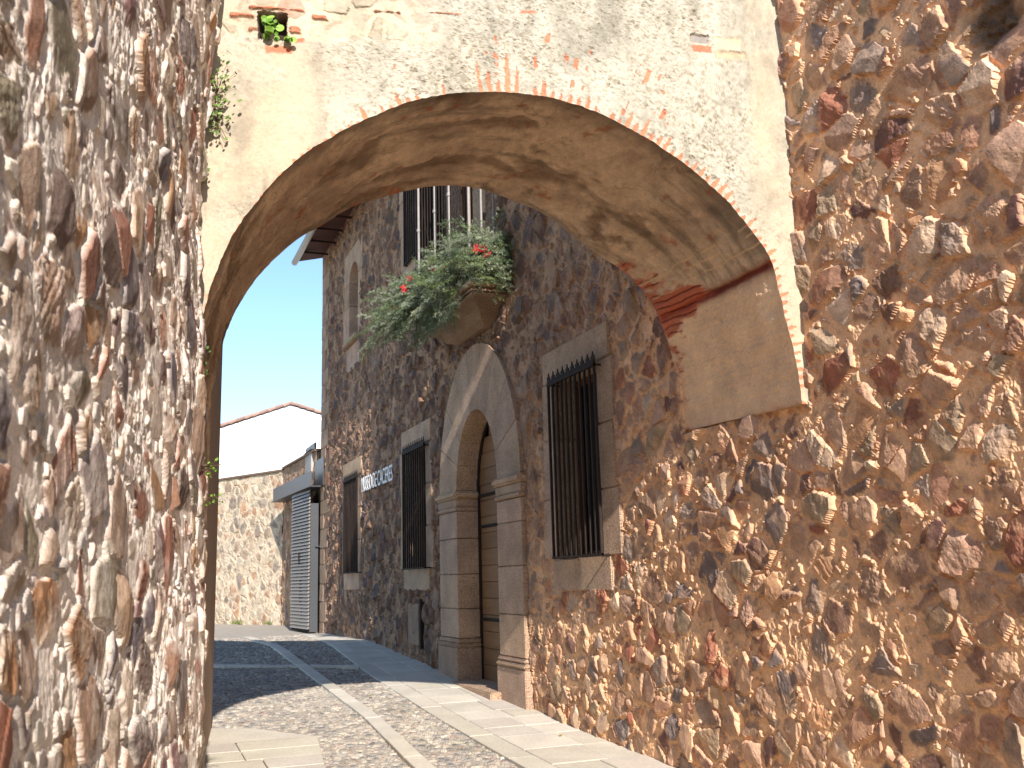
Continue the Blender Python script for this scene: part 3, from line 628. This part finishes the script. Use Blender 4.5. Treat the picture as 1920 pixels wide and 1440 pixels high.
# brick seam running across the right haunch
sa = np.interp(B2 / 1.85, [0, .2, 1], [1.10, 1.09, 1.02]) + .02 * fbm(B2 * 4, B2 * 0, 711, 3)
dseam = A2 - sa; seam = np.exp(-((dseam) / .045) ** 2)
cs = mix(cs, np.tile(lin((128, 60, 38)), A2.shape + (1,)), np.clip(seam * (1.0 + .5 * fbm(A2 * 30, B2 * 6, 712, 3)), 0, 1)); Hs = Hs - .035 * np.exp(-((dseam - .01) / .022) ** 2)
bz_ = ss(.78, 1.0, B2 / 1.85 + .35 * ss(.25, .0, np.abs(dseam - .02)) - .25 * ss(.1, .75, np.abs(dseam - .12)) + .30 * fbm(A2 * 12, B2 * 5, 713, 4, .6))
crs = ((A2 + .022 * fbm(B2 * 5, A2 * 4, 7131, 3)) / .058) % 1.0; bl = ss(0, .15, crs) * ss(1, .8, crs)
cs = mix(cs, np.tile(lin((166, 82, 50)), A2.shape + (1,)) * (.7 + .5 * bl[..., None]), bz_ * .9); Hs = Hs - .02 * bz_ * (1 - bl)
for d_ in (.18, .27, .34):
    l_ = np.exp(-((dseam - d_ - .015 * fbm(B2 * 5, B2 * 0 + d_, 714, 3)) / .008) ** 2) * (fbm(B2 * 3, A2 * 0 + d_ * 30, 715, 2) > -.1); Hs = Hs + .006 * l_; cs = mix(cs, np.tile(lin((214, 182, 136)), A2.shape + (1,)), l_ * .7)
# normals pointing into the opening
Nrm = np.zeros_like(Sx); du = CU - (fu[:, None] * (1 - Wt) + bu[:, None] * Wt); dz_ = CZ - (fz[:, None] * (1 - Wt) + bz[:, None] * Wt); dz_[NA:] = 0
ll = np.hypot(du, dz_) + 1e-6; Nrm = (du / ll)[..., None] * T + np.stack([0 * du, 0 * du, dz_ / ll], -1)
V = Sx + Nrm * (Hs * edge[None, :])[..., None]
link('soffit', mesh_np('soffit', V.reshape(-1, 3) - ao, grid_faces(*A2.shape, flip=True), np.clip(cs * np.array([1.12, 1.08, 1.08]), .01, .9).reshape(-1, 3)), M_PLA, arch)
# back face, upper masonry, and the plaster toe at the right spring
idx = np.r_[np.arange(0, NA, 6), np.arange(NA, NA + NJ, 10)]; tb = np.minimum(np.where(dirx > 1e-6, (UL - .2 - bu) / np.where(np.abs(dirx) < 1e-6, 1, dirx), np.where(dirx < -1e-6, (UR - bu) / np.where(np.abs(dirx) < 1e-6, 1, dirx), 1e9)), np.where(dirz > 1e-6, (ZT_ - bz) / np.where(dirz < 1e-6, 1, dirz), 1e9))[idx]
Bi = p3(PB, bu[idx], bz[idx], np.zeros(len(idx))); Bo = p3(PB, bu[idx] + dirx[idx] * tb, bz[idx] + dirz[idx] * tb, np.zeros(len(idx)))
mb = MB(); nb = len(idx)
mb.add(list(Bi) + list(Bo), [(k_, k_ + 1, nb + k_ + 1, nb + k_) for k_ in range(nb - 1)], tuple(lin((176, 140, 100))))
topz = lambda u: 7.45 + max(0, u - .9) * .56
us = [UR, .9, 2.5, 4.3, 4.8]
front = [PF + u * T + np.array([0, 0, ZT_ - .01]) for u in us] + [PF + u * T + np.array([0, 0, topz(u)]) for u in us[::-1]]
mb.prism(front, tuple(Nn * 1.81), tuple(lin((206, 190, 160))))
toe0, toe1 = F3[0], B3[0]
mb.add([toe0, toe1, toe1 + np.array([.2, 0, 0]), toe0 + np.array([.2, 0, 0])], [(0, 1, 2, 3)], tuple(lin((190, 150, 104))))
mb.build('masonry', M_PLA, arch, recalc=False)

# ================================================================== LEFT RUBBLE WALL
TH = R(12); TL = np.array([math.sin(TH), math.cos(TH), 0]); NL = np.array([math.cos(TH), -math.sin(TH), 0]); PE = np.array([0.415, 6.72, 0])
l_ = [-5.6]
while l_[-1] < 0: l_.append(l_[-1] + (.009 if l_[-1] < -1.5 else .011))
Lr = np.array(l_); Zl = np.arange(-0.3, 6.3, 0.0095)
P, Q = np.meshgrid(Lr, Zl, indexing='ij')
H, col = rubble(P, Q, .16, .22, 77, PAL_LEFT, (224, 208, 192), .026, gap=.011, tall=1.5, pack=.6, chips=.4)
bul = np.interp(Q, [0, 1.2, 2.2, 3.3, 4.2, 5.0, 5.6, 6.5], [.13, .12, .07, .0, -.01, .03, .07, .08]) * ss(-3.5, -.3, P)
H = H + bul + .03 * fbm(P * .8, Q * .8, 801, 3)
H = H - .10 * ss(-.10, .0, P + .04 * fbm(Q * 5, Q * 0, 802, 3)) 
V = PE + P[..., None] * TL + np.stack([0 * P, 0 * P, Q], -1) + H[..., None] * NL
lw = link('rubble_wall', mesh_np('left', V.reshape(-1, 3) - PE, grid_faces(*P.shape, flip=True), col.reshape(-1, 3)), M_RUB); lw.location = PE
tag(lw, 'tall rough rubble wall of rust, purple and grey stones in whitish mortar, filling the left edge of the view', 'wall')
m = MB(); a = PE + TL * -12 ; 
m.prism([PE - NL * .06, PE + TL * -5.5 - NL * .02, PE + TL * -5.62 + NL * .03, a, a - NL * 1.5, PE - NL * 1.5], (0, 0, 6.3), tuple(lin((150, 128, 104)))); m.V = [(x, y_, z - .3) for x, y_, z in m.V]
m.build('wall_core', M_PLA, lw)

# house beyond the arch on the left
m = MB(); m.prism([(.62, 8.72, -.2), (1.02, 12.0, -.2), (-2.5, 12.6, -.2), (-2.5, 9.2, -.2)], (0, 0, 5.4), tuple(lin((158, 134, 114))))
tag(m.build('plastered_house', M_PLA), 'narrow brown plastered wall corner just behind the left foot of the archway', 'house')

# ================================================================== FAR END OF THE LANE
def rub_wall(name, A, B, z0, z1, du, seed, mort, cell, label, cat, thick=.45, cap=True, amp=.02, pal=PAL_WARM, gap=.03):
    A = np.array([*A, 0.]); B = np.array([*B, 0.]); L_ = np.linalg.norm(B - A); t_ = (B - A) / L_; n_ = np.array([t_[1], -t_[0], 0])
    if n_ @ (np.array([2.5, 0, 0]) - A) < 0: n_ = -n_
    P, Q = np.meshgrid(np.arange(0, L_ + du, du).clip(0, L_), np.arange(z0, z1 + du * .5, du), indexing='ij')
    H, col = rubble(P, Q, cell, cell * .85, seed, pal, mort, amp * 1.5, gap=gap * .5, pack=.6, chips=.5)
    V = A + P[..., None] * t_ + np.stack([0 * P, 0 * P, Q], -1) + H[..., None] * n_
    e_ = empty(name, tuple(A), label, cat)
    link('stone_face', mesh_np('f', V.reshape(-1, 3) - A, grid_faces(*P.shape), col.reshape(-1, 3)), M_RUB, e_)
    m = MB(); m.prism([A - n_ * .02 + [0, 0, z0], B - n_ * .02 + [0, 0, z0], B - n_ * thick + [0, 0, z0], A - n_ * thick + [0, 0, z0]], (0, 0, z1 - z0 - .02), tuple(lin((120, 98, 78)))); m.build('core', M_PLA, e_)
    if cap: m = MB(); m.prism([A + n_ * .07 + [0, 0, z1], B + n_ * .07 + [0, 0, z1], B - n_ * thick + [0, 0, z1], A - n_ * thick + [0, 0, z1]], (0, 0, .06), tuple(lin((112, 92, 76)))); m.build('coping', M_PLA, e_)
    return e_
rub_wall('rubble_wall', (4.49, 30.6), (-1.0, 41.0), .3, 4.96, .035, 91, (196, 176, 150), .27, 'sunlit pale rubble wall crossing the far end of the lane below the white gable', 'wall', pal=[(176, 160, 136), (156, 134, 112), (138, 124, 112), (166, 124, 92), (186, 174, 152), (122, 110, 102)], gap=.035)
rub_wall('rubble_wall', (4.70, 26.2), (4.50, 30.6), .3, 5.02, .035, 92, (150, 120, 90), .25, 'short shaded rubble wall behind the louvred metal gate, under the steel canopy', 'wall')
m = MB(); m.box(4.62, 5.2, 26.6, 27.6, 4.5, 5.1, .02, tuple(lin((176, 168, 158)))); m.box(4.6, 5.22, 26.55, 27.65, 5.1, 5.13, 0, tuple(lin((70, 66, 62))))
m.box(4.72, 9, 25.9, 30, .3, 4.6, 0, tuple(lin((120, 104, 90))))
an = m.build('annex', M_PLA); tag(an, 'low grey rendered annex with glass rail, tucked behind the stone building corner', 'annex')
m = MB(); m.box(4.95, 5.0, 28.0, 29.5, 5.1, 5.5); m.build('glass_rail', M_STEEL, an)

# louvred gate
ga = empty('metal_gate', (4.4, 26.4, .4), 'tall grey metal gate of horizontal louvres standing open beside the stone building', 'gate')
A = np.array([4.415, 25.6]); B = np.array([4.26, 27.4])
m = MB(); z = .48
while z < 3.9:
    a, b = A, B
    m.prism([(a[0] - .025, a[1], z), (a[0] + .02, a[1], z + .012), (a[0] + .02, a[1], z + .07), (a[0] + .005, a[1], z + .07)], (b[0] - a[0], b[1] - a[1], 0)); z += .087
m.build('louvre_panel', M_LOUV, ga)
m = MB(); m.prism([(A[0] + .022, A[1] + .02, .42), (B[0] + .022, B[1], .42), (B[0] + .04, B[1], .42), (A[0] + .04, A[1] + .02, .42)], (0, 0, 3.48)); m.build('backing', M_DARK, ga)
m = MB(); m.box(4.442, 4.64, 25.585, 25.605, .41, 3.60); m.box(4.60, 4.64, 25.606, 27.3, .41, 3.60); m.build('end_panel', M_STEEL, ga)
m = MB(); m.box(4.35, 4.375, 26.28, 26.31, .6, 3.0); m.box(4.30, 4.35, 26.50, 26.56, 2.1, 2.4); m.box(4.33, 4.36, 26.42, 26.44, 1.1, 1.7); m.build('handle', M_DARK, ga)
m = MB(); m.box(4.56, 4.66, 25.52, 25.584, 2.5, 2.53); m.build('hinge', M_STEEL, ga)
# canopy
ca = empty('steel_canopy', (4.4, 27, 4.0), 'grey steel channel canopy over the louvred gate at the building corner', 'canopy')
m = MB(); m.prism([(4.375, 25.2, 4.02), (4.10, 30.0, 4.0), (4.12, 30.0, 4.0), (4.395, 25.2, 4.02)], (0, 0, .36)); m.build('beam', M_STEEL, ca)
m = MB(); m.prism([(4.33, 25.22, 3.99), (4.08, 30.2, 3.98), (4.62, 30.2, 3.98), (4.69, 25.22, 3.99)], (0, 0, .025)); m.build('soffit_plate', M_STEEL, ca)
m = MB(); m.box(4.63, 4.645, 24.95, 26.1, 4.02, 4.72); m.build('upstand', M_STEEL, ca)

# white gabled house
wh = empty('white_house', (4, 42, .5), 'bright white gabled house wall with a clay tile verge, beyond the far rubble wall', 'house')
m = MB(); m.prism([(-6, 42, .3), (16, 42, .3), (16, 42, 6.6), (7.7, 42, 8.62), (6.4, 42, 9.0), (3.56, 42, 7.93), (-6, 42, 4.4)], (0, 8, 0)); m.build('wall', M_WHITE, wh)
m = MB(); L1, L2 = [(-6.1, 4.44), (6.4, 9.05)], [(6.4, 9.05), (16.2, 6.3)]
for (a, b) in (L1, L2):
    n = int(math.hypot(b[0] - a[0], b[1] - a[1]) / .33)
    for i in range(n):
        u = i / n; v = (i + 1) / n; p = (a[0] + (b[0] - a[0]) * u, a[1] + (b[1] - a[1]) * u); q_ = (a[0] + (b[0] - a[0]) * v, a[1] + (b[1] - a[1]) * v)
        c = random.uniform(.95, 1.45); m.tube([(p[0], 41.93, p[1] + .03), (q_[0], 41.93, q_[1] + .05)], .075, 8, (c * 1.15, c * 1.2, c * 1.25), .06)
    m.prism([(a[0], 41.95, a[1] + .02), (b[0], 41.95, b[1] + .02), (b[0], 41.95, b[1] + .12), (a[0], 41.95, a[1] + .12)], (0, 8.2, 0), (1.1, 1.05, 1))
m.build('roof', M_TILE, wh)

# ================================================================== FIR GARLAND ON THE BALCONY
gar = empty('fir_garland', (4.1, 13, 5.6), 'bushy grey green fir branch garland with red flowers draped over the balcony rail', 'garland')
rng = random.Random(5)
NV_, NF_, NC_ = [], [], []; tw = MB()
def needle(p, d, ln, w, c):
    s_ = d.cross(Vector((rng.uniform(-1, 1), rng.uniform(-1, 1), rng.uniform(-1, 1)))).normalized() * w
    i = len(NV_); NV_.extend([p - s_, p + s_, p + d * ln + s_ * .3, p + d * ln - s_ * .3]); NF_.append((i, i + 1, i + 2, i + 3)); NC_.extend([c] * 4)
def twig(p, d, ln, c):
    n = max(4, int(ln / .011)); q_ = p.copy(); a = d.normalized()
    for i in range(n):
        a = (a + Vector((rng.uniform(-.06, .06), rng.uniform(-.06, .06), rng.uniform(-.07, .03)))).normalized(); q_ = q_ + a * (ln / n)
        for k_ in range(4):
            o = Vector((rng.gauss(0, 1), rng.gauss(0, 1), rng.gauss(0, 1))); o = (o - a * o.dot(a)).normalized()
            needle(q_, (a * .6 + o).normalized(), rng.uniform(.018, .030), .0022, c)
    return q_
cols = [lin(x) for x in ((134, 146, 116), (114, 130, 98), (158, 164, 136), (122, 136, 86), (142, 150, 126), (94, 112, 74))]
def branch(p, d, ln):
    base = cols[rng.randrange(6)]; n = max(4, int(ln / .05)); pts = [p.copy()]; a = d.normalized()
    for i in range(n):
        a = (a + Vector((rng.uniform(-.1, .1), rng.uniform(-.1, .1), -.085))).normalized(); p = p + a * (ln / n); pts.append(p.copy())
        for sg in (-1, 1):
            o = a.cross(Vector((rng.uniform(-.4, .4), rng.uniform(-.4, .4), 1))).normalized() * sg
            c = base * rng.uniform(.75, 1.2); twig(p, (a * .9 + o + Vector((0, 0, rng.uniform(-.25, .2)))).normalized(), rng.uniform(.07, .16) * (1 - .5 * i / n), tuple(c))
    tw.tube(pts, .005, 4, r1=.002, caps=False)
for i in range(400):   # front rail, from the near corner to beyond the far corner
    u = rng.random() ** .9; y_ = 12.0 + 3.0 * u
    z0 = 5.56 + rng.uniform(-.06, .68) * (1 - .35 * u) ; x = XF - rng.uniform(-.12, .12) - .38 * max(0, u - .45)
    d = Vector((rng.uniform(-1, .25), rng.uniform(-.9, .9), rng.uniform(-.5, .75))); branch(Vector((x, y_, z0)), d, rng.uniform(.22, .5))
for i in range(150):    # near end rail
    x = rng.uniform(XF, 4.66); branch(Vector((x, 12.0 + rng.uniform(-.08, .08), 5.50 + rng.uniform(.0, .62))), Vector((rng.uniform(-.7, .6), rng.uniform(-1, .1), rng.uniform(-.6, .6))), rng.uniform(.2, .4))
for i in range(42):    # long hanging tips at the far end
    branch(Vector((3.95 - rng.uniform(0, .35), rng.uniform(14.0, 15.6), rng.uniform(5.45, 5.95))), Vector((rng.uniform(-.8, .2), rng.uniform(-.3, 1), rng.uniform(-.6, .3))), rng.uniform(.25, .48))
for i in range(70):
    branch(Vector((XF - .02 - rng.uniform(0, .1), rng.uniform(12.25, 14.6), rng.uniform(5.3, 5.6))), Vector((rng.uniform(-.4, .1), rng.uniform(-.2, .6), -1)), rng.uniform(.15, .34))
gl = Vector(gar.location)
me = mesh_np('needles', np.array([tuple(v - gl) for v in NV_]), np.array(NF_), np.array(NC_)); link('foliage', me, M_NEED, gar)
tw.build('twigs', M_TWIG, gar, recalc=False)
def flower(px, py, pz, s_, n=7):
    m = MB(); r_ = random.Random(int(px * 1000 + py * 77)); nrm = Vector((-.45, -.85, .25)).normalized(); a = nrm.orthogonal().normalized(); b = nrm.cross(a); c0 = Vector((px, py, pz))
    for k_ in range(n):
        an_ = 6.283 * k_ / n + r_.uniform(-.3, .3); d = a * math.cos(an_) + b * math.sin(an_); e_ = nrm.cross(d); L_ = s_ * r_.uniform(.7, 1.1); f = r_.uniform(.1, .6)
        V = [c0, c0 + d * L_ * .5 + e_ * L_ * .2 + nrm * L_ * f * .5, c0 + d * L_ + nrm * L_ * f * .6, c0 + d * L_ * .5 - e_ * L_ * .2 + nrm * L_ * f * .5]
        m.add(V, [(0, 1, 2, 3)])
    m.build('red_flower', M_RED, gar, recalc=False)

# ================================================================== PLANTS GROWING FROM THE WALLS
def wall_plant(c, nrm, n, spread, size, cols_, label, droop=.4, round_=False):
    r_ = random.Random(int(c[2] * 999)); nrm = Vector(nrm).normalized(); side_ = Vector((0, 0, 1)).cross(nrm).normalized(); c = Vector(c)
    e_ = empty('wall_plant', c, label, 'plant', 'small plants growing from the walls'); lf = MB(); stm = MB()
    for i in range(n):
        p = c + side_ * r_.gauss(0, spread[0]) + Vector((0, 0, r_.gauss(0, spread[1]))) + nrm * abs(r_.gauss(.03, .04))
        if i % 3 == 0: stm.tube([c + (p - c) * .1 - nrm * .03, (c + p) / 2 + nrm * .02, p], .0016, 4, caps=False)
        nn = (nrm + Vector((r_.gauss(0, .6), r_.gauss(0, .6), r_.gauss(.4, .5)))).normalized(); a = nn.orthogonal().normalized(); b = nn.cross(a); s_ = size * r_.uniform(.5, 1.2); k_ = 10 if round_ else 6
        cc = lin(cols_[r_.randrange(len(cols_))]) * r_.uniform(.8, 1.2)
        V = [p + (a * math.cos(6.283 * q_ / k_) + b * math.sin(6.283 * q_ / k_) * (1 if round_ else .6)) * s_ + nn * (s_ * .18 if round_ else (s_ * .15 if q_ % 2 else 0)) for q_ in range(k_)] + [p]
        lf.add(V, [(q_, (q_ + 1) % k_, k_) for q_ in range(k_)], tuple(cc))
    lf.build('leaves', M_LEAF, e_, recalc=False); stm.build('stems', M_TWIG, e_, recalc=False)
def ap(u, z, out): return tuple(PF + u * T + np.array([0, 0, z]) - out * Nn)
G1 = [(104, 146, 40), (132, 168, 66), (84, 122, 34)]; G2 = [(92, 120, 48), (70, 98, 40), (120, 136, 66)]
fn = tuple(-Nn)
wall_plant(ap(3.93, 5.53, .0), fn, 20, (.04, .035), .028, G1, 'bright green round leaved pennywort growing in the square niche at the top of the archway', round_=True)
wall_plant(ap(3.84, 5.42, .02), fn, 7, (.025, .012), .022, G1, 'small pale green seedling on the brick just below the niche', round_=True)
wall_plant(ap(4.29, 5.0, .03), fn, 90, (.055, .12), .017, G2, 'largest feathery green plant hanging where the archway plaster meets the left wall')
wall_plant(ap(4.29, 4.78, .03), fn, 70, (.05, .08), .016, G2, 'leafy green tuft directly below the feathery plant on the left wall edge')
wall_plant(ap(4.36, 4.42, .03), fn, 40, (.02, .06), .014, G2, 'thin green tuft on the left wall edge, halfway down to the spring of the arch')
wall_plant(ap(4.34, 3.10, .06), fn, 80, (.025, .09), .018, G2, 'dark green ivy tuft at the left foot of the arch curve, beside the left wall')
def lp(l, z): return tuple(PE + TL * l + NL * .10 + np.array([0, 0, z]))
wall_plant(lp(-.30, 2.32), tuple(NL), 24, (.03, .035), .014, G1, 'tiny yellow green weed on the left wall edge, upper of a pair')
wall_plant(lp(-.30, 2.12), tuple(NL), 20, (.03, .03), .012, G1, 'tiny yellow green weed on the left wall edge, lower of a pair')
def weed(x, y_, n, lb):
    r_ = random.Random(int(x * 100)); z = float(gz(y_)); o_ = Vector((x, y_, z)); m = MB()
    for i in range(n):
        b_ = o_ + Vector((r_.gauss(0, .12), r_.gauss(0, .05), -.01)); h = r_.uniform(.05, .17); d = Vector((r_.gauss(0, .4), r_.gauss(0, .4), 1)).normalized(); w = Vector((r_.uniform(-1, 1), r_.uniform(-1, 1), 0)).normalized() * .006
        m.add([b_ - w, b_ + w, b_ + d * h * .6 + w * .8, b_ + d * h + Vector((r_.gauss(0, .03), 0, -.01)), b_ + d * h * .6 - w * .8], [(0, 1, 2, 4), (4, 2, 3)], tuple(lin(((112, 124, 60), (132, 138, 78), (90, 108, 50))[i % 3])))
    o = m.build('grass', M_LEAF, recalc=False, origin=o_); tag(o, lb, 'grass', kind='stuff')
weed(3.45, 32.35, 160, 'grassy weeds at the foot of the far sunlit wall, towards the white house side')
weed(4.2, 31.0, 90, 'small weeds at the foot of the far wall, next to the shaded corner')
for (x, y_, z, s_) in ((4.17, 11.80, 5.83, .10), (4.27, 11.80, 5.86, .08), (4.32, 11.80, 5.79, .07)): flower(x, y_, z, s_)
for (x, y_, z, s_) in ((3.78, 14.0, 5.92, .07), (3.80, 13.7, 5.97, .06), (3.76, 13.85, 5.83, .06), (3.75, 14.45, 5.72, .055), (3.95, 13.05, 5.93, .05)): flower(x, y_, z, s_, 8)
# fallen leaves on the cobbles
for (x, y_, c_, lb) in ((1.62, 12.6, (170, 40, 50), 'small red petal fallen on the sunlit cobbles'), (1.75, 14.1, (110, 130, 50), 'small green leaf lying on the cobbles left of the granite strip'), (3.1, 13.3, (120, 140, 60), 'small green leaf lying between granite strip and pavement'), (4.3, 9.9, (190, 160, 70), 'small yellow leaf lying on the grey pavement slabs')):
    m = MB(); z = float(gz(y_)) + .02; m.add([(x, y_, z), (x + .035, y_ + .01, z + .006), (x + .06, y_ + .05, z + .002), (x + .01, y_ + .05, z + .008)], [(0, 1, 2, 3)], tuple(lin(c_)))
    o = m.build('fallen_leaf', M_LEAF, recalc=False, origin=(x, y_, z)); tag(o, lb, 'leaf', 'fallen leaves on the lane')
print('built')
